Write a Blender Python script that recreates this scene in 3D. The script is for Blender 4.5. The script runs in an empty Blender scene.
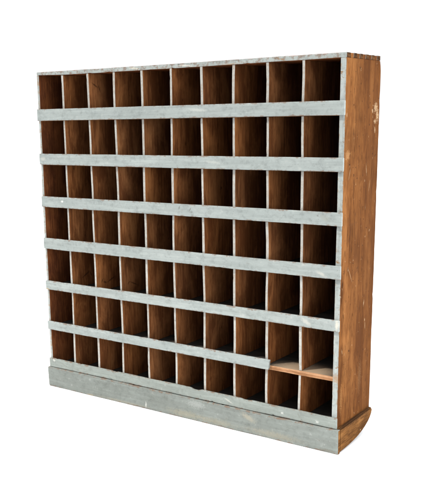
import bpy, bmesh, math, random
from mathutils import Vector, noise, Euler

random.seed(7)
scene = bpy.context.scene
col = scene.collection

# ------------------------------------------------------------------ measures (metres)
W, D, ZTOP = 1.5, 0.297, 1.4608
DT = 0.287                  # depth of the top board
SIDE_R, SIDE_L = 0.0225, 0.0125
TOP_T = 0.0175
RAIL_T = 0.010
RAILS = [(1.3001, 1.2503), (1.1039, 1.0547), (0.9106, 0.8621), (0.7179, 0.6681),
         (0.5158, 0.4740), (0.3208, 0.2804)]
BOT_RAIL = (0.1392, 0.0968)
PLINTH_TOP = 0.0950
DIV_X = [0.1536, 0.3023, 0.4498, 0.5971, 0.7444, 0.8927, 1.0388, 1.1870, 1.3342]
DIV_T = 0.0112
FLOOR_TOP = 0.1030          # top of the bottom board
SHELF_T = 0.0190

# ------------------------------------------------------------------ node helpers
class NB:
    def __init__(self, name):
        self.m = bpy.data.materials.new(name)
        self.m.use_nodes = True
        self.nt = self.m.node_tree
        self.nt.nodes.clear()
        self.out = self.n('ShaderNodeOutputMaterial')
        self.bsdf = self.n('ShaderNodeBsdfPrincipled')
        self.l(self.bsdf.outputs[0], self.out.inputs[0])
        self.pos = self.n('ShaderNodeNewGeometry').outputs['Position']

    def n(self, t, **kw):
        x = self.nt.nodes.new(t)
        for k, v in kw.items():
            setattr(x, k, v)
        return x

    def l(self, a, b):
        self.nt.links.new(a, b)

    def val(self, sock, v):
        if isinstance(v, bpy.types.NodeSocket):
            self.l(v, sock)
        else:
            sock.default_value = v

    def mapping(self, scale, loc=(0, 0, 0), rot=(0, 0, 0), vt='POINT', src=None):
        m = self.n('ShaderNodeMapping', vector_type=vt)
        self.l(src or self.pos, m.inputs['Vector'])
        m.inputs['Location'].default_value = loc
        m.inputs['Rotation'].default_value = rot
        m.inputs['Scale'].default_value = scale
        return m.outputs[0]

    def noise(self, vec, scale=1.0, detail=4, rough=0.55, dist=0.0):
        t = self.n('ShaderNodeTexNoise')
        self.l(vec, t.inputs['Vector'])
        t.inputs['Scale'].default_value = scale
        t.inputs['Detail'].default_value = detail
        t.inputs['Roughness'].default_value = rough
        t.inputs['Distortion'].default_value = dist
        return t.outputs['Fac']

    def remap(self, v, a, b, c=0.0, d=1.0, smooth=False):
        r = self.n('ShaderNodeMapRange')
        if smooth:
            r.interpolation_type = 'SMOOTHSTEP'
        self.l(v, r.inputs['Value'])
        for i, x in zip((1, 2, 3, 4), (a, b, c, d)):
            r.inputs[i].default_value = x
        return r.outputs[0]

    def math(self, op, a, b=0.0, clamp=False):
        m = self.n('ShaderNodeMath', operation=op)
        m.use_clamp = clamp
        self.val(m.inputs[0], a)
        self.val(m.inputs[1], b)
        return m.outputs[0]

    def mix(self, f, a, b, bt='MIX'):
        m = self.n('ShaderNodeMix', data_type='RGBA', blend_type=bt)
        self.val(m.inputs[0], f)
        for s, v in ((m.inputs[6], a), (m.inputs[7], b)):
            if isinstance(v, (tuple, list)):
                v = (*v[:3], 1.0)
            self.val(s, v)
        return m.outputs[2]

    def ramp(self, f, stops):
        r = self.n('ShaderNodeValToRGB')
        el = r.color_ramp.elements
        while len(el) < len(stops):
            el.new(0.5)
        for e, (p, c) in zip(el, stops):
            e.position = p
            e.color = (*c, 1.0)
        self.l(f, r.inputs[0])
        return r.outputs[0]

    def blotch(self, base, c, r, color, ang=0.0, axis='x', strength=1.0, wob=0.5, hard=0.55):
        """a soft mark at c with radii r, turned by ang about an axis"""
        rot = {'x': (ang, 0, 0), 'y': (0, ang, 0)}[axis]
        v = self.mapping(r, c, rot, 'TEXTURE')
        ln = self.n('ShaderNodeVectorMath', operation='LENGTH')
        self.l(v, ln.inputs[0])
        d = ln.outputs['Value']
        if not hasattr(self, '_wn'):
            self._wn = self.noise(self.pos, 170, 3, 0.65)
        d = self.math('ADD', d, self.math('MULTIPLY', self.math('SUBTRACT', self._wn, 0.5), wob * 2.6))
        f = self.remap(d, 1.05, hard - 0.35, 0.0, strength * 0.8, True)
        return self.mix(f, base, color)

    def bump(self, h, strength=0.3, dist=0.001):
        b = self.n('ShaderNodeBump')
        b.inputs['Strength'].default_value = strength
        b.inputs['Distance'].default_value = dist
        self.l(h, b.inputs['Height'])
        self.l(b.outputs[0], self.bsdf.inputs['Normal'])

    def finish(self, c, rough=0.6, spec=0.35):
        self.val(self.bsdf.inputs['Base Color'], c)
        self.val(self.bsdf.inputs['Roughness'], rough)
        self.bsdf.inputs['Specular IOR Level'].default_value = spec
        return self.m


def make_paint(name, ca, cb, streak, dirt=0.5, chips=0.70, wood=(0.11, 0.05, 0.022), marks=(),
               axis='x', rough=0.62, edge=0.6):
    b = NB(name)
    sc = {'x': (4, 60, 70), 'z': (70, 70, 5)}[axis]
    c = b.mix(b.remap(b.noise(b.mapping((5, 5, 9)), 1, 5, 0.6), 0.34, 0.66), ca, cb)
    st = b.noise(b.mapping(sc), 1.2, 5, 0.7, 0.3)
    c = b.mix(b.remap(st, 0.5, 0.72, 0, 0.55), c, streak)
    c = b.mix(b.remap(st, 0.47, 0.30, 0, 0.45), c, tuple(min(1, x * 1.35) for x in ca))
    # rubbed, mottled old coat
    mot = b.noise(b.mapping((38, 38, 46)), 1, 6, 0.72)
    c = b.mix(b.remap(mot, 0.50, 0.70, 0, dirt), c, tuple(x * 0.55 for x in streak))
    c = b.mix(b.remap(mot, 0.40, 0.28, 0, 0.4), c, (0.46, 0.46, 0.44))
    # specks of grime
    sp = b.noise(b.mapping((210, 210, 210)), 1, 2, 0.5)
    c = b.mix(b.remap(sp, 0.69, 0.75, 0, 0.75), c, (0.06, 0.05, 0.045))
    # chips down to the wood
    ch = b.noise(b.mapping((26, 40, 40)), 1, 6, 0.75)
    c = b.mix(b.remap(ch, chips, chips + 0.03), c, wood)
    # rubbed arrises
    at = b.n('ShaderNodeAttribute', attribute_name='arris')
    wn = b.noise(b.mapping((42, 42, 42)), 1, 6, 0.72)
    wv = b.math('ADD', wn, b.math('MULTIPLY', at.outputs['Fac'], 0.20))
    c = b.mix(b.remap(wv, 0.685, 0.77, 0, edge), c, tuple(x * 1.3 for x in wood))
    for mk in marks:
        c = b.blotch(c, *mk)
    h = b.math('ADD', b.math('MULTIPLY', st, 0.6), b.math('MULTIPLY', mot, 0.5))
    b.bump(h, 0.35, 0.0012)
    return b.finish(c, b.remap(mot, 0.3, 0.7, rough - 0.12, rough + 0.15), 0.3)


def make_wood(name, dark, mid, light, axis='z', tint=False, marks=(), seams=(), rings=1.0, rough=0.6,
              pores=0.6, dust=None, off=(0, 0, 0), spec=0.02, fw=0.6, fs=(110, 6), fleck=None):
    b = NB(name)
    ax = {'x': 0, 'y': 1, 'z': 2}[axis]
    def s(a, l):
        v = [a, a, a]
        v[ax] = l
        return tuple(v)
    p = b.pos
    if tint:                                    # each board is its own cut of timber
        oi = b.n('ShaderNodeObjectInfo')
        cmb = b.n('ShaderNodeCombineXYZ')
        b.l(b.math('MULTIPLY', oi.outputs['Random'], 3.7), cmb.inputs[0])
        b.l(b.math('MULTIPLY', oi.outputs['Random'], 9.1), cmb.inputs[1])
        b.l(b.math('MULTIPLY', oi.outputs['Random'], 5.3), cmb.inputs[2])
        ad = b.n('ShaderNodeVectorMath', operation='ADD')
        b.l(p, ad.inputs[0])
        b.l(cmb.outputs[0], ad.inputs[1])
        p = ad.outputs[0]
    # flat sawn figure: distorted rings stretched along the board
    wv = b.n('ShaderNodeTexWave', wave_type='RINGS', rings_direction=axis.upper(), wave_profile='SIN')
    b.l(b.mapping(s(9, 0.55), off, src=p), wv.inputs['Vector'])
    wv.inputs['Scale'].default_value = 2.2
    wv.inputs['Distortion'].default_value = 7.0
    wv.inputs['Detail'].default_value = 3
    wv.inputs['Detail Scale'].default_value = 0.7
    wv.inputs['Detail Roughness'].default_value = 0.5
    fine = b.noise(b.mapping(s(*fs), src=p), 1, 6, 0.72, 0.6)
    broad = b.noise(b.mapping(s(13, 4.5), src=p), 1, 6, 0.66, 0.5)
    f = b.math('ADD', b.math('MULTIPLY', wv.outputs['Fac'], 0.15 * rings),
               b.math('ADD', b.math('MULTIPLY', fine, fw), b.math('MULTIPLY', broad, 1.2 - fw)))
    c = b.ramp(b.remap(f, 0.50, 0.86), [(0.12, dark), (0.5, mid), (0.92, light)])
    # dark pores and short fibres
    po = b.noise(b.mapping(s(170, 19), src=p), 1, 3, 0.6)
    c = b.mix(b.remap(po, 0.57, 0.70, 0, pores), c, tuple(x * 0.35 for x in dark))
    # large dirty handling stains
    dt = b.noise(b.mapping((7, 7, 5), (3, 1, 8), src=p), 1, 6, 0.65)
    c = b.mix(b.remap(dt, 0.52, 0.74, 0, 0.6), c, tuple(x * 0.6 for x in dark))
    # small bruises and scuffs
    br = b.noise(b.mapping(s(52, 26), (1, 5, 2), src=p), 1, 3, 0.6)
    c = b.mix(b.remap(br, 0.68, 0.76, 0, 0.7), c, tuple(x * 0.4 for x in dark))
    for (a0, w0) in seams:                      # glue lines between the boards of a panel
        sx = b.n('ShaderNodeSeparateXYZ')
        b.l(b.pos, sx.inputs[0])
        wob = b.math('MULTIPLY', b.math('SUBTRACT', b.noise(b.mapping((1, 1, 3)), 1, 2), 0.5), 0.004)
        yy = b.math('ADD', sx.outputs[1], wob)
        d = b.math('ABSOLUTE', b.math('SUBTRACT', yy, a0))
        c = b.mix(b.remap(d, w0, w0 * 0.2, 0, 0.6, True), c, tuple(x * 0.45 for x in dark))
        side = b.math('GREATER_THAN', yy, a0)
        c = b.mix(b.math('MULTIPLY', side, 0.25), c, dark)
    if dust:
        dn = b.noise(b.mapping((16, 16, 16)), 1, 5, 0.7)
        c = b.mix(b.remap(dn, 0.3, 0.7, 0.25, 0.95), c, dust)
    if fleck:                                   # small pale scuffs and dark nail marks
        fl = b.noise(b.mapping(s(95, 42), (4, 2, 7), src=p), 1, 3, 0.65)
        c = b.mix(b.remap(fl, 0.685, 0.73, 0, 0.7), c, fleck)
        nl = b.noise(b.mapping((75, 75, 75), (9, 3, 1), src=p), 1, 1, 0.4)
        c = b.mix(b.remap(nl, 0.735, 0.765, 0, 0.85), c, (0.035, 0.016, 0.008))
    for mk in marks:
        c = b.blotch(c, *mk)
    if tint:
        c = b.mix(1.0, c, oi.outputs['Color'], 'MULTIPLY')
    b.bump(b.math('ADD', b.math('MULTIPLY', fine, 0.8), b.math('MULTIPLY', po, -0.5)), 0.4, 0.001)
    return b.finish(c, b.remap(fine, 0.3, 0.7, rough - 0.02, rough + 0.2), spec)


# ------------------------------------------------------------------ marks
CREAM = (0.47, 0.455, 0.41)
PALE = (0.60, 0.62, 0.60)
DK = (0.10, 0.095, 0.085)
BR = (0.13, 0.075, 0.04)
FY = -0.010
rail_marks = [
    ((0.0225, FY, 1.0802), (0.022, 0.03, 0.011), CREAM, 0, 'y', 0.6),
    ((0.1291, FY, 0.8922), (0.010, 0.03, 0.006), (0.7, 0.7, 0.66), 0, 'y', 0.9),
    ((1.3640, FY, 0.4960), (0.030, 0.03, 0.012), CREAM, 0.5, 'y', 0.75),
    ((1.4230, FY, 0.6839), (0.028, 0.03, 0.009), CREAM, 0.4, 'y', 0.7),
    ((1.4340, FY, 0.8890), (0.026, 0.03, 0.015), (0.24, 0.25, 0.22), 0.3, 'y', 0.6),
    ((1.4050, FY, 0.8960), (0.005, 0.03, 0.005), DK, 0.3, 'y', 0.7),
    ((0.7840, FY, 0.8960), (0.0035, 0.03, 0.011), DK, 0.3, 'y', 0.75),
    ((0.8000, FY, 0.8880), (0.010, 0.03, 0.006), (0.22, 0.22, 0.2), -0.5, 'y', 0.55),
    ((0.8380, FY, 0.8900), (0.0035, 0.03, 0.012), DK, 0.5, 'y', 0.8),
    ((0.8450, FY, 0.8810), (0.010, 0.03, 0.003), DK, 0.0, 'y', 0.75),
    ((0.8760, FY, 0.8880), (0.020, 0.03, 0.007), (0.24, 0.25, 0.24), 0.0, 'y', 0.5),
    ((1.4900, FY, 0.5000), (0.011, 0.03, 0.026), (0.58, 0.55, 0.47), 0.0, 'y', 0.9),
    ((0.0080, FY, 0.4770), (0.016, 0.03, 0.005), (0.40, 0.27, 0.12), 0.1, 'y', 0.8),
    ((1.1100, FY, 0.6950), (0.016, 0.03, 0.005), (0.22, 0.23, 0.21), 0.2, 'y', 0.5),
    ((0.9500, FY, 1.0800), (0.05, 0.03, 0.008), (0.46, 0.47, 0.44), 0.1, 'y', 0.5),
    ((0.8800, FY, 1.2800), (0.06, 0.03, 0.008), (0.46, 0.465, 0.43), 0.1, 'y', 0.5),
]
base_marks = [
    ((1.2657, FY, 0.1159), (0.008, 0.03, 0.006), (0.55, 0.55, 0.52), 0, 'y', 0.7, 1.2),
    ((1.4174, FY, 0.1105), (0.008, 0.03, 0.006), (0.55, 0.55, 0.52), 0, 'y', 0.7, 1.2),
    ((1.3500, FY, 0.1050), (0.011, 0.03, 0.0022), (0.13, 0.12, 0.10), 0.9, 'y', 0.8),
    ((1.3380, FY, 0.1200), (0.012, 0.03, 0.0022), (0.16, 0.15, 0.12), 1.2, 'y', 0.7),
    ((1.0150, FY, 0.1180), (0.030, 0.03, 0.005), (0.46, 0.45, 0.41), 0.4, 'y', 0.7),
    ((0.0900, FY, 0.1180), (0.040, 0.03, 0.0022), (0.12, 0.12, 0.10), 0.3, 'y', 0.7),
    ((0.1700, FY, 0.1080), (0.030, 0.03, 0.0018), (0.14, 0.13, 0.11), 0.2, 'y', 0.6),
    ((0.0260, FY, 0.1300), (0.010, 0.03, 0.008), (0.62, 0.61, 0.56), 0.2, 'y', 0.7),
]
PY = -0.018
YEL = (0.29, 0.26, 0.18)
plinth_marks = [
    ((1.1150, PY, 0.0680), (0.045, 0.04, 0.016), (0.34, 0.305, 0.23), 0.35, 'y', 0.65, 0.8),
    ((0.8000, PY, 0.0200), (0.120, 0.04, 0.020), YEL, 0.0, 'y', 0.55, 0.9),
    ((0.9600, PY, 0.0180), (0.120, 0.04, 0.018), YEL, 0.0, 'y', 0.5, 0.9),
    ((1.2300, PY, 0.0200), (0.160, 0.04, 0.018), (0.30, 0.26, 0.18), 0.0, 'y', 0.45, 0.9),
    ((0.5889, PY, 0.0200), (0.006, 0.04, 0.020), (0.55, 0.55, 0.52), 0.0, 'y', 0.7),
    ((0.4600, PY, 0.0080), (0.200, 0.04, 0.007), (0.26, 0.23, 0.17), 0.0, 'y', 0.5, 0.9),
    ((0.8600, PY, 0.0720), (0.060, 0.04, 0.020), (0.36, 0.375, 0.36), 0.0, 'y', 0.5, 0.9),
    ((0.2600, PY, 0.0040), (0.030, 0.04, 0.005), (0.30, 0.24, 0.16), 0.0, 'y', 0.7),
    ((1.4700, PY, 0.0080), (0.050, 0.04, 0.008), (0.14, 0.12, 0.09), 0.0, 'y', 0.6, 0.9),
    ((1.4300, PY, 0.0420), (0.005, 0.04, 0.004), (0.12, 0.11, 0.09), 0.0, 'y', 0.8),
]
top_marks = [
    ((0.7873, 0, 1.4555), (0.009, 0.03, 0.005), (0.05, 0.045, 0.04), 0, 'y', 0.95),
    ((1.2200, 0, 1.4560), (0.016, 0.03, 0.004), BR, 0.1, 'y', 0.95, 0.9),
    ((1.2460, 0, 1.4500), (0.022, 0.03, 0.004), (0.24, 0.14, 0.06), 0.3, 'y', 0.9, 0.9),
    ((1.0241, 0, 1.4450), (0.060, 0.03, 0.003), (0.35, 0.26, 0.18), -0.03, 'y', 0.8, 0.9),
    ((0.9700, 0, 1.4560), (0.045, 0.03, 0.003), DK, 0.1, 'y', 0.6, 0.9),
    ((1.0500, 0, 1.4575), (0.040, 0.03, 0.002), DK, 0.1, 'y', 0.7, 0.9),
    ((0.5600, 0, 1.4520), (0.030, 0.03, 0.005), (0.62, 0.57, 0.46), 0.1, 'y', 0.7, 0.9),
    ((0.8200, 0, 1.4500), (0.050, 0.03, 0.004), (0.64, 0.60, 0.54), 0.1, 'y', 0.7, 0.9),
]
CH = (0.42, 0.29, 0.17)
side_marks = [
    ((W, 0.2600, 1.2750), (0.02, 0.020, 0.022), CH, 0.2, 'x', 0.85, 1.1),
    ((W, 0.2760, 1.2480), (0.02, 0.014, 0.030), CH, 0.1, 'x', 0.9, 1.1),
    ((W, 0.2560, 1.2250), (0.02, 0.012, 0.010), CH, 0.1, 'x', 0.8, 1.0),
    ((W, 0.2310, 1.2629), (0.02, 0.007, 0.010), CH, 0.3, 'x', 0.9),
    ((W, 0.2577, 1.1937), (0.02, 0.007, 0.014), CH, 0.2, 'x', 0.75),
    ((W, 0.0739, 1.1837), (0.02, 0.006, 0.008), (0.06, 0.025, 0.01), 0, 'x', 0.8),
    ((W, 0.0279, 1.1100), (0.02, 0.026, 0.020), (0.42, 0.24, 0.11), 0.3, 'x', 0.55, 1.1),
    ((W, 0.0130, 1.2501), (0.02, 0.005, 0.010), CH, 0, 'x', 0.7),
    ((W, 0.1930, 1.0500), (0.02, 0.003, 0.030), CH, 0.15, 'x', 0.55),
    ((W, 0.0500, 1.0450), (0.02, 0.003, 0.032), CH, -0.3, 'x', 0.5),
    ((W, 0.2250, 0.9900), (0.02, 0.003, 0.030), CH, -0.2, 'x', 0.45),
    ((W, 0.2111, 0.5720), (0.02, 0.004, 0.012), (0.05, 0.022, 0.01), 0.2, 'x', 0.9),
    ((W, 0.2090, 0.5420), (0.02, 0.004, 0.016), CH, -0.2, 'x', 0.9),
    ((W, 0.2230, 0.4719), (0.02, 0.004, 0.010), CH, 0.2, 'x', 0.95),
    ((W, 0.2270, 0.4500), (0.02, 0.003, 0.022), CH, 0.1, 'x', 0.7),
    ((W, 0.1830, 0.4450), (0.02, 0.003, 0.035), (0.09, 0.035, 0.012), 0.1, 'x', 0.8),
    ((W, 0.0794, 0.6700), (0.02, 0.0025, 0.040), CH, 0.55, 'x', 0.6),
    ((W, 0.1250, 0.6750), (0.02, 0.055, 0.003), (0.10, 0.04, 0.015), 0.35, 'x', 0.8),
    ((W, 0.1395, 0.6900), (0.02, 0.010, 0.005), (0.07, 0.03, 0.012), 0.4, 'x', 0.8),
    ((W, 0.1207, 0.8461), (0.02, 0.005, 0.050), (0.10, 0.04, 0.014), 0.0, 'x', 0.7),
    ((W, 0.0950, 0.8600), (0.02, 0.045, 0.007), (0.11, 0.045, 0.017), 0.1, 'x', 0.6),
    ((W, 0.1080, 0.8950), (0.02, 0.004, 0.010), (0.05, 0.02, 0.01), 0.0, 'x', 0.8),
    ((W, 0.0458, 0.8800), (0.02, 0.004, 0.012), (0.06, 0.025, 0.01), 0.0, 'x', 0.8),
    ((W, 0.0270, 0.3900), (0.02, 0.003, 0.016), CH, 0.3, 'x', 0.7),
    ((W, 0.2600, 0.3200), (0.02, 0.006, 0.012), (0.05, 0.02, 0.01), 0.0, 'x', 0.8),
    ((W, 0.2500, 0.2200), (0.02, 0.007, 0.010), (0.05, 0.02, 0.01), 0.0, 'x', 0.8),
    ((W, 0.0900, 0.1900), (0.02, 0.004, 0.020), (0.07, 0.03, 0.01), 0.0, 'x', 0.8),
    ((W, 0.1900, 0.2500), (0.02, 0.020, 0.090), (0.22, 0.12, 0.055), 0.0, 'x', 0.4, 0.9),
    ((W, 0.0300, 0.2050), (0.02, 0.012, 0.080), (0.44, 0.22, 0.08), 0.0, 'x', 0.4, 0.9),
]
def stroke(x, a, b2, w):
    (y0, z0), (y1, z1) = a, b2
    L = math.hypot(y1 - y0, z1 - z0) / 2
    return ((x, (y0 + y1) / 2, (z0 + z1) / 2), (0.012, L * 1.25, w), (0.016, 0.009, 0.006),
            math.atan2(z1 - z0, y1 - y0), 'x', 0.85, 0.35)
div_marks = [
    stroke(0.159, (0.0625, 0.530), (0.1211, 0.556), 0.0045),
    stroke(0.159, (0.1211, 0.556), (0.1367, 0.526), 0.0045),
    stroke(0.308, (0.0332, 0.528), (0.048, 0.549), 0.004),
    stroke(0.308, (0.048, 0.532), (0.0713, 0.523), 0.006),
    stroke(0.308, (0.0713, 0.524), (0.1316, 0.545), 0.005),
    stroke(0.456, (0.0434, 0.535), (0.0578, 0.549), 0.004),
    stroke(0.456, (0.0578, 0.545), (0.1199, 0.519), 0.004),
    stroke(0.308, (0.020, 1.405), (0.060, 1.385), 0.005),
    stroke(0.308, (0.060, 1.400), (0.075, 1.365), 0.004),
]

# ------------------------------------------------------------------ materials
PAINT = make_paint('grey_paint', (0.292, 0.321, 0.311), (0.259, 0.290, 0.282), (0.191, 0.214, 0.206), 0.4, 0.72,
                   marks=rail_marks)
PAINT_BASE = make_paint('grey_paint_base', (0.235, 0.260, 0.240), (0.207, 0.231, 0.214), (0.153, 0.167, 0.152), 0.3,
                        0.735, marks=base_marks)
PAINT_PLINTH = make_paint('grey_paint_plinth', (0.185, 0.204, 0.190), (0.158, 0.174, 0.159), (0.132, 0.138, 0.126),  # dirtier grey, darkened further for the light falling off downward
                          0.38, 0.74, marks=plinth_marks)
PAINT_TOP = make_paint('grey_paint_top', (0.315, 0.343, 0.331), (0.279, 0.307, 0.295), (0.216, 0.229, 0.219), 0.4, 0.68,
                       marks=top_marks)
PAINT_STILE = make_paint('grey_paint_stile', (0.333, 0.357, 0.345), (0.279, 0.307, 0.295), (0.180, 0.183, 0.166), 0.5,
                         0.61, wood=(0.20, 0.12, 0.06), axis='z',
                         marks=[((1.487, 0, 0.292), (0.02, 0.02, 0.024), (0.30, 0.17, 0.08), 0, 'y', 0.85, 0.8)])
PAINT_EDGE = make_paint('cream_paint_edge', (0.387, 0.382, 0.358), (0.333, 0.327, 0.301), (0.245, 0.227, 0.200), 0.35,
                        0.68, wood=(0.18, 0.10, 0.05), axis='z', edge=0.25)
WOOD_SIDE = make_wood('orange_pine', (0.088, 0.031, 0.0090), (0.166, 0.063, 0.0180), (0.238, 0.099, 0.031), 'z',
                      marks=side_marks, seams=[(0.088, 0.0016), (0.192, 0.0014)], pores=0.8, fw=0.55, fs=(140, 9), fleck=CH)
WOOD_PLINTH = make_wood('brown_plinth_wood', (0.090, 0.038, 0.012), (0.190, 0.084, 0.026), (0.28, 0.135, 0.046), 'y',
                        pores=0.6, marks=[
    ((W + .003, 0.13, 0.096), (0.03, 0.24, 0.011), (0.035, 0.018, 0.010), 0, 'x', 1.1, 0.5),
    ((W + .009, 0.06, 0.008), (0.03, 0.12, 0.006), (0.06, 0.03, 0.014), 0.05, 'x', 0.6, 0.7),
    ((W + .009, 0.20, 0.045), (0.03, 0.05, 0.003), (0.05, 0.024, 0.012), 0.25, 'x', 0.6, 0.7),
    ((W + .009, 0.185, 0.035), (0.03, 0.006, 0.004), (0.5, 0.36, 0.22), 0, 'x', 0.8),
    ((W + .009, -0.016, 0.05), (0.03, 0.006, 0.05), (0.08, 0.04, 0.02), 0, 'x', 0.4, 0.6)])
WOOD_DIV = make_wood('brown_divider_wood', (0.120, 0.043, 0.0160), (0.250, 0.100, 0.037), (0.36, 0.162, 0.062), 'z',
                     tint=True, marks=div_marks, pores=0.35, rings=0.2, fw=0.45, fs=(80, 9))
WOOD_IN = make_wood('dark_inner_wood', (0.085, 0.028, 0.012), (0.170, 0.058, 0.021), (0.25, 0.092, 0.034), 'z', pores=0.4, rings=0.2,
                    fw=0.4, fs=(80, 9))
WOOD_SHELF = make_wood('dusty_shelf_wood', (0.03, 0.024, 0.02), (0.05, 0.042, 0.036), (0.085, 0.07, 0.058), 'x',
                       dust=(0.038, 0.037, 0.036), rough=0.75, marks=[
    ((1.34, 0.02, 0.2965), (0.165, 0.11, 0.03), (0.27, 0.20, 0.135), 0, 'x', 1.2, 0.1, 0.7)])  # pale bare front of the lowest shelf, with its sun patch painted in
WOOD_RAW = make_wood('raw_shelf_edge', (0.19, 0.088, 0.040), (0.32, 0.160, 0.080), (0.44, 0.25, 0.14), 'x', pores=0.6,
                     rough=0.8)
WOOD_END = make_wood('end_grain', (0.042, 0.019, 0.008), (0.078, 0.036, 0.014), (0.12, 0.058, 0.023), 'x')

# ------------------------------------------------------------------ geometry helpers
def link(name, bm, mats, parent=None):
    me = bpy.data.meshes.new(name)
    bm.normal_update()
    bm.to_mesh(me)
    bm.free()
    o = bpy.data.objects.new(name, me)
    col.objects.link(o)
    for m in mats:
        me.materials.append(m)
    if parent is not None:
        o.parent = parent
    return o


def add_board(bm, x, y, z, axis='x', r=0.0015, step=0.02, wob=0.0006, chip=0.0, seed=0, pick=None, warp=None):
    """a sawn board: a rounded section swept along its length with worn, wavering arrises"""
    lo, hi = {'x': x, 'y': y, 'z': z}[axis]
    (a0, a1), (b0, b1) = {'x': (y, z), 'y': (x, z), 'z': (x, y)}[axis]
    rr = min(r, (a1 - a0) * 0.3, (b1 - b0) * 0.3)
    sec = []
    for (ca, cb, t0) in ((a1 - rr, b1 - rr, 0), (a0 + rr, b1 - rr, 90), (a0 + rr, b0 + rr, 180), (a1 - rr, b0 + rr, 270)):
        for k in range(3):
            t = math.radians(t0 + 45 * k)
            sec.append((ca + rr * math.cos(t), cb + rr * math.sin(t), (t0 // 90)))
    sec = [(a, b, c, 1.0) for a, b, c in sec]
    out, EW = [], 0.006                             # a narrow margin beside each arris, for the rubbed paint
    for i, p in enumerate(sec):
        q = sec[(i + 1) % len(sec)]
        out.append(p)
        L = math.hypot(q[0] - p[0], q[1] - p[1])
        if L > 2.6 * EW:
            for t, cc in ((EW / L, p[2]), (1 - EW / L, q[2])):
                out.append((p[0] + (q[0] - p[0]) * t, p[1] + (q[1] - p[1]) * t, cc, 0.0))
    sec = out
    lay = bm.verts.layers.float.get('arris') or bm.verts.layers.float.new('arris')
    n = max(2, int((hi - lo) / step))
    st = [lo, lo + rr * 0.8] + [lo + (hi - lo) * i / n for i in range(1, n)] + [hi - rr * 0.8, hi]
    ma, mb = (a0 + a1) / 2, (b0 + b1) / 2
    rings = []
    so = Vector((seed * 13.7, seed * 7.3, seed * 3.1))
    for i, s in enumerate(st):
        end = i in (0, len(st) - 1)
        ring = []
        for (a, b, c, ar) in sec:
            if end:                                   # pillowed end
                a = ma + (a - ma) * (1 - rr * 0.7 / max(a1 - a0, 1e-6))
                b = mb + (b - mb) * (1 - rr * 0.7 / max(b1 - b0, 1e-6))
            q = Vector((s * 9, a * 40, b * 40)) + so
            da = noise.noise(q) * wob
            db = noise.noise(q + Vector((31, 7, 3))) * wob
            if chip > 0:
                k = noise.noise(Vector((s * 38, c * 11.0, 2.0)) + so)
                if k > 0.42 and ar > 0:
                    g = min(1.0, (k - 0.42) * 6) * chip
                    da += -math.copysign(g, a - ma)
                    db += -math.copysign(g, b - mb)
            a += da
            b += db
            v = {'x': (s, a, b), 'y': (a, s, b), 'z': (a, b, s)}[axis]
            if warp:
                v = warp(*v)
            vt = bm.verts.new(v)
            vt[lay] = ar
            ring.append(vt)
        rings.append(ring)
    fs = []
    m = len(sec)
    for i in range(len(rings) - 1):
        for j in range(m):
            k = (j + 1) % m
            fs.append(bm.faces.new((rings[i][j], rings[i][k], rings[i + 1][k], rings[i + 1][j])))
    fs.append(bm.faces.new(rings[0][::-1]))
    fs.append(bm.faces.new(rings[-1]))
    bmesh.ops.recalc_face_normals(bm, faces=fs)
    for f in fs:
        f.smooth = False
        if pick:
            f.material_index = pick(f.normal, f.calc_center_median())
    return fs


def board(name, parent, mats, x, y, z, **kw):
    bm = bmesh.new()
    add_board(bm, x, y, z, **kw)
    return link(name, bm, mats, parent)


def sheet_prism(bm, outline, x0, x1, bev, seg=2, face=None):
    """an outline in the y-z plane given a thickness along x, with softened arrises"""
    lo = [bm.verts.new((x0, y, z)) for y, z in outline]
    hi = [bm.verts.new((x1, y, z)) for y, z in outline]
    fs = [bm.faces.new(lo), bm.faces.new(hi[::-1])]
    n = len(outline)
    for i in range(n):
        j = (i + 1) % n
        fs.append(bm.faces.new((lo[i], hi[i], hi[j], lo[j])))
    bmesh.ops.recalc_face_normals(bm, faces=fs)
    if bev:
        es = list(fs[face].edges) if face is not None else list({e for f in fs[:2] for e in f.edges})
        bmesh.ops.bevel(bm, geom=es, offset=bev, segments=seg, affect='EDGES', clamp_overlap=True)


# ------------------------------------------------------------------ the cabinet
cab = bpy.data.objects.new('pigeonhole_cabinet', None)
col.objects.link(cab)
cab.location = (0, 0, 0)
cab.empty_display_size = 0.2
cab['label'] = 'old wooden pigeonhole cabinet with sixty-three open cells and worn grey painted front'
cab['category'] = 'cabinet'

front = lambda n, c: 1 if n.y < -0.6 else 0

# right side: a plank panel with dovetail pins let through the top board
ZJ = ZTOP - TOP_T
bm = bmesh.new()
add_board(bm, (W - SIDE_R, W), (0, D), (0.092, ZJ), axis='z', r=0.0022, step=0.018, wob=0.0007, chip=0.0012,
          seed=3, warp=lambda x, y, z: (x - 0.0065 * (1 - z / ZTOP), y * (1 - 0.034 * min(1, max(0, (z - 1.395) / 0.05)) ** 2), z), pick=lambda n, c: 1 if n.y < -0.6 else 0)
tails = [(0.004, 0.030), (0.058, 0.083), (0.108, 0.132), (0.158, 0.183), (0.208, 0.233), (0.257, DT - 0.001)]
edges = [0.0] + [v for t in tails for v in t] + [DT]
side_r = None
pins = [(tails[i][1], tails[i + 1][0]) for i in range(len(tails) - 1)]
for (a, b) in pins:
    ol = [(a + 0.0035, ZJ + 0.0002), (b - 0.0035, ZJ + 0.0002), (b - 0.0004, ZTOP - 0.0012), (a + 0.0004, ZTOP - 0.0012)]
    sheet_prism(bm, ol, W - SIDE_R, W - 0.0004, 0.0008)
side_r = link('side_panel', bm, [WOOD_SIDE, PAINT_STILE], cab)
side_r['label'] = 'orange brown plank side of the cabinet with scratches and dovetail joints at the top'

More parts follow.
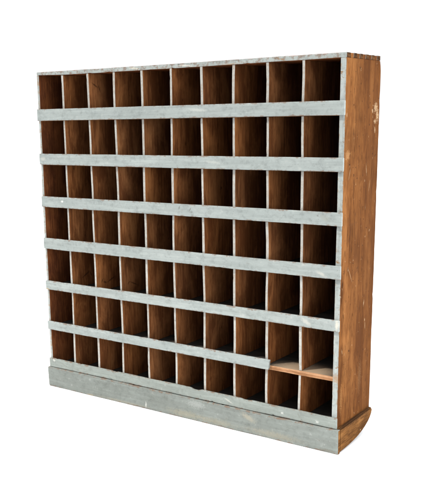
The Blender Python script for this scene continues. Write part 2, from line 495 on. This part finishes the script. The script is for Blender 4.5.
side_l = board('side_panel', cab, [WOOD_IN, PAINT_STILE], (0, SIDE_L), (0, D), (0.092, ZTOP - 0.0125), axis='z',
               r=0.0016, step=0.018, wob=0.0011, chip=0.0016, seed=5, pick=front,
               warp=lambda x, y, z: (x - 0.005 * min(1, (ZTOP - z) / 0.6), y, z))

# top board, thinner towards the left, its tails showing on the right side
def top_warp(x, y, z):
    t = max(0.0, 1 - x / 0.25)
    if z < ZTOP - TOP_T / 2:
        z += 0.0055 * t * t
    z -= 0.0012 * math.exp(-((x - 0.75) / 0.35) ** 2)
    return (x, y, z)
bm = bmesh.new()
add_board(bm, (0.0, W - SIDE_R - 0.0003), (0, DT), (ZJ, ZTOP), axis='x', r=0.0018, step=0.015, wob=0.0009, chip=0.0022,
          seed=11, pick=front, warp=top_warp)
for i, (a, b) in enumerate(tails):
    k0 = 0.0 if i == 0 else a
    ol = [(k0 - (0 if i == 0 else 0.003), ZJ + 0.0006), (b + (0.003 if b < DT - 0.01 else 0), ZJ + 0.0006), (b, ZTOP - 0.0004), (k0, ZTOP - 0.0004)]
    nf = len(bm.faces)
    sheet_prism(bm, ol, W - SIDE_R, W + 0.0002, 0.0008)
    bm.normal_update()
    bm.faces.ensure_lookup_table()
    for f in bm.faces[nf:]:
        f.material_index = 2 if f.normal.x > 0.5 else (1 if f.normal.y < -0.6 else 0)
top = link('top_board', bm, [WOOD_IN, PAINT_TOP, WOOD_END], cab)

# back: five upright boards in one panel
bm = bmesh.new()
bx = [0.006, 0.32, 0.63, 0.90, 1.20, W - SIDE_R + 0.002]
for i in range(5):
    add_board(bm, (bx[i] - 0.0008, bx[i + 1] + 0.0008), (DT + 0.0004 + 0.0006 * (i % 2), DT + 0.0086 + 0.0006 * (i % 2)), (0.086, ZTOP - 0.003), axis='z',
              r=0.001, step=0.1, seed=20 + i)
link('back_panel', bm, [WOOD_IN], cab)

# shelves
XI0 = 0.0092
XI1 = lambda z: W - SIDE_R - 0.0065 * (1 - z / ZTOP) + 0.0015
shelf_z = []
for i, (zt, zb) in enumerate(RAILS):
    z0 = zb - 0.0015
    z1 = z0 + SHELF_T
    shelf_z.append((z0, z1))
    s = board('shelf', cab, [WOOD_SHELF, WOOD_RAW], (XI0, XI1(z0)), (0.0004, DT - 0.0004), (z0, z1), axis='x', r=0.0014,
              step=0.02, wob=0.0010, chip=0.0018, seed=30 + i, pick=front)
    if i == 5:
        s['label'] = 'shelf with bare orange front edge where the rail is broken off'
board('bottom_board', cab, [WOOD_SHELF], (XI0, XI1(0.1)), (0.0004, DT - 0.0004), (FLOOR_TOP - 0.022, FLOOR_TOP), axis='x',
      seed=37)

# dividers: nine in each of the seven rows
TONE = [1.02, 1.12, 0.98, 0.92, 0.95, 1.0, 0.97, 0.98, 1.0]
spans = []
tops = [ZJ] + [s[0] for s in shelf_z]
bots = [s[1] for s in shelf_z] + [FLOOR_TOP]
for r in range(7):
    for k in range(9):
        z0, z1 = bots[r] + 0.0003, tops[r] - 0.0003
        seed = 100 + r * 9 + k
        rnd = random.Random(seed)
        x = DIV_X[k] + rnd.uniform(-0.0012, 0.0012)
        lean, bow = rnd.uniform(-0.0016, 0.0016), rnd.uniform(-0.0014, 0.0014)
        t = DIV_T + rnd.uniform(-0.0012, 0.0010)
        y0 = rnd.uniform(0.0008, 0.0032)
        def wp(px, py, pz, z0=z0, z1=z1, lean=lean, bow=bow):
            u = (pz - z0) / (z1 - z0)
            return (px + lean * (u - 0.5) * 2 + bow * (1 - (2 * u - 1) ** 2), py, pz)
        d = board('divider', cab, [WOOD_DIV, PAINT_EDGE], (x - t / 2, x + t / 2), (y0, DT - 0.0004), (z0, z1),
                  axis='z', r=0.0013, step=0.012, wob=0.0008, chip=0.0008, seed=seed, pick=front, warp=wp)
        v = TONE[k] * rnd.uniform(0.86, 1.14)
        wm = rnd.uniform(-0.07, 0.09)
        d.color = (v * (1 + wm * 0.5), v, v * (1 - wm), 1)

# rails nailed across the front; the lowest lip rail is broken off short
for i, (zt, zb) in enumerate(RAILS):
    x1 = W + 0.0002 - 0.0007 * i if i < 5 else 1.2075
    sag = random.uniform(-0.0008, 0.0008)
    def rw(x, y, z, sag=sag, i=i, zt=zt, zb=zb):
        z += sag * math.sin(x / W * math.pi)
        if i == 5 and x > 1.18:                       # splintered end
            u = (z - zb) / (zt - zb)
            x = x - max(0, x - 1.18) * 0.30 * (1 - u) * (0.6 + 0.4 * math.sin(u * 17))
        return (x, y, z)
    r_ = board('rail', cab, [PAINT, PAINT], (-0.0005 - 0.0007 * i, x1), (-RAIL_T, -0.0003), (zb, zt), axis='x', r=0.0016,
               step=0.014, wob=0.0008, chip=0.0012, seed=60 + i, warp=rw)
    if i == 5:
        r_['label'] = 'short grey rail broken off before the last two cells'

def brw(x, y, z):
    if z > 0.13:                                      # small notches along the upper arris
        for (c, w, d) in ((0.852, 0.022, 0.006), (0.40, 0.012, 0.002), (1.10, 0.02, 0.003)):
            z -= d * math.exp(-((x - c) / w) ** 4)
    return (x, y, z)
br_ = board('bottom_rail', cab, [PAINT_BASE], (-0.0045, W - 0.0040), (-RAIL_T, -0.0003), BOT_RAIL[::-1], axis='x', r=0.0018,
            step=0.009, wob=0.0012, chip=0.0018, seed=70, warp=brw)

# plinth: a painted front board and two rounded wooden side boards
O = 0.009
def pw(x, y, z):
    z = max(z, 0.0006)
    if x < 0.02 and z < 0.02:                         # knocked lower corner
        x += 0.004 * (1 - z / 0.02)
    return (x, y, z)
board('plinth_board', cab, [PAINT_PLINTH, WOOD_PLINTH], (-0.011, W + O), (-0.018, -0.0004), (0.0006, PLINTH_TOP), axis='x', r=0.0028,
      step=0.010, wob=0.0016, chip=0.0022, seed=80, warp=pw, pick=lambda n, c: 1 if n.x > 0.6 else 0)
prof = [(0.0, 0.0008), (0.074, 0.0035), (0.120, 0.0075), (0.163, 0.0135), (0.200, 0.0220), (0.235, 0.0340), (0.259, 0.0455),
        (0.276, 0.0570), (0.287, 0.0690), (0.2935, 0.0800), (0.2955, 0.0870), (0.2945, 0.0925), (0.2905, 0.0965),
        (0.284, 0.0990), (0.20, 0.0985), (0.10, 0.0975), (0.0, 0.0965)]
for (x0, x1) in ((W - 0.0056, W + 0.0085), (-0.0108, 0.0)):
    bm = bmesh.new()
    sheet_prism(bm, prof, x0, x1, 0.005, 4, 1 if x1 > 1 else 0)
    link('plinth_board', bm, [WOOD_PLINTH], cab)

# ------------------------------------------------------------------ the white ground
def disc(name, r, mat):
    bm = bmesh.new()
    bmesh.ops.create_circle(bm, cap_ends=True, radius=r, segments=96)
    o = link(name, bm, [mat])
    return o
b = NB('white_seamless')
fn = b.noise(b.pos, 3, 3)
GROUND = b.finish(b.mix(fn, (0.90, 0.90, 0.90), (0.92, 0.92, 0.92)), 0.9, 0.1)
gr = disc('ground', 60, GROUND)
gr.location = (0.75, 58.0, 0)
gr['kind'] = 'structure'

# ------------------------------------------------------------------ light
SKY_LOW, SKY_HIGH, SKY_FRONT = 1.15, 3.1, 0.34
w = bpy.data.worlds.new('World')
scene.world = w
w.use_nodes = True
bg = w.node_tree.nodes['Background']
bg.inputs[0].default_value = (0.965, 0.985, 1.0, 1)
nt = w.node_tree                                      # a white sky, brightened on the right to light side panel and cell fronts
tc = nt.nodes.new('ShaderNodeTexCoord')
dt = nt.nodes.new('ShaderNodeVectorMath')
dt.operation = 'DOT_PRODUCT'
nt.links.new(tc.outputs['Generated'], dt.inputs[0])
dt.inputs[1].default_value = Vector((1.0, -0.12, 0.45)).normalized()
mr = nt.nodes.new('ShaderNodeMapRange')
mr.interpolation_type = 'SMOOTHSTEP'
for i_, v_ in zip((1, 2, 3, 4), (-0.1, 1.0, SKY_LOW, SKY_HIGH)):
    mr.inputs[i_].default_value = v_
nt.links.new(dt.outputs['Value'], mr.inputs['Value'])
dk = nt.nodes.new('ShaderNodeVectorMath')              # darker towards the side the front looks out on
dk.operation = 'DOT_PRODUCT'
nt.links.new(tc.outputs['Generated'], dk.inputs[0])
dk.inputs[1].default_value = Vector((-0.1, -1.0, -0.1)).normalized()
m2 = nt.nodes.new('ShaderNodeMapRange')
m2.interpolation_type = 'SMOOTHSTEP'
for i_, v_ in zip((1, 2, 3, 4), (0.25, 0.9, 1.0, SKY_FRONT)):
    m2.inputs[i_].default_value = v_
nt.links.new(dk.outputs['Value'], m2.inputs['Value'])
ml = nt.nodes.new('ShaderNodeMath')
ml.operation = 'MULTIPLY'
nt.links.new(mr.outputs[0], ml.inputs[0])
nt.links.new(m2.outputs[0], ml.inputs[1])
nt.links.new(ml.outputs[0], bg.inputs[1])

sd = bpy.data.lights.new('sun', 'SUN')
sd.energy = 3.6
sd.angle = math.radians(4)
sd.color = (1.0, 0.96, 0.90)
sun = bpy.data.objects.new('sun', sd)
col.objects.link(sun)
dirv = Vector((0.44, 0.53, -1.0)).normalized()
sun.rotation_euler = dirv.to_track_quat('-Z', 'Y').to_euler()
sun.location = (-2, -3, 4)

# ------------------------------------------------------------------ camera
cd = bpy.data.cameras.new('camera')
cd.sensor_fit = 'VERTICAL'
cd.sensor_height = 36.0
cd.lens = 824.7174 / 500 * 36.0
cd.shift_x = (211.5 - 180.5796) / 500
cd.shift_y = (295.3426 - 250.0) / 500
cd.clip_end = 500
cam = bpy.data.objects.new('camera', cd)
cam.location = (2.765649, -2.700071, 1.249084)
cam.rotation_euler = Euler((1.359438, 0.018107, 0.631234), 'XYZ')
col.objects.link(cam)
scene.camera = cam

scene.view_settings.view_transform = 'Standard'
scene.view_settings.look = 'None'
scene.view_settings.exposure = 0.0
scene.view_settings.gamma = 1.0
scene.cycles.max_bounces = 8
scene.cycles.diffuse_bounces = 5
scene.cycles.use_denoising = True
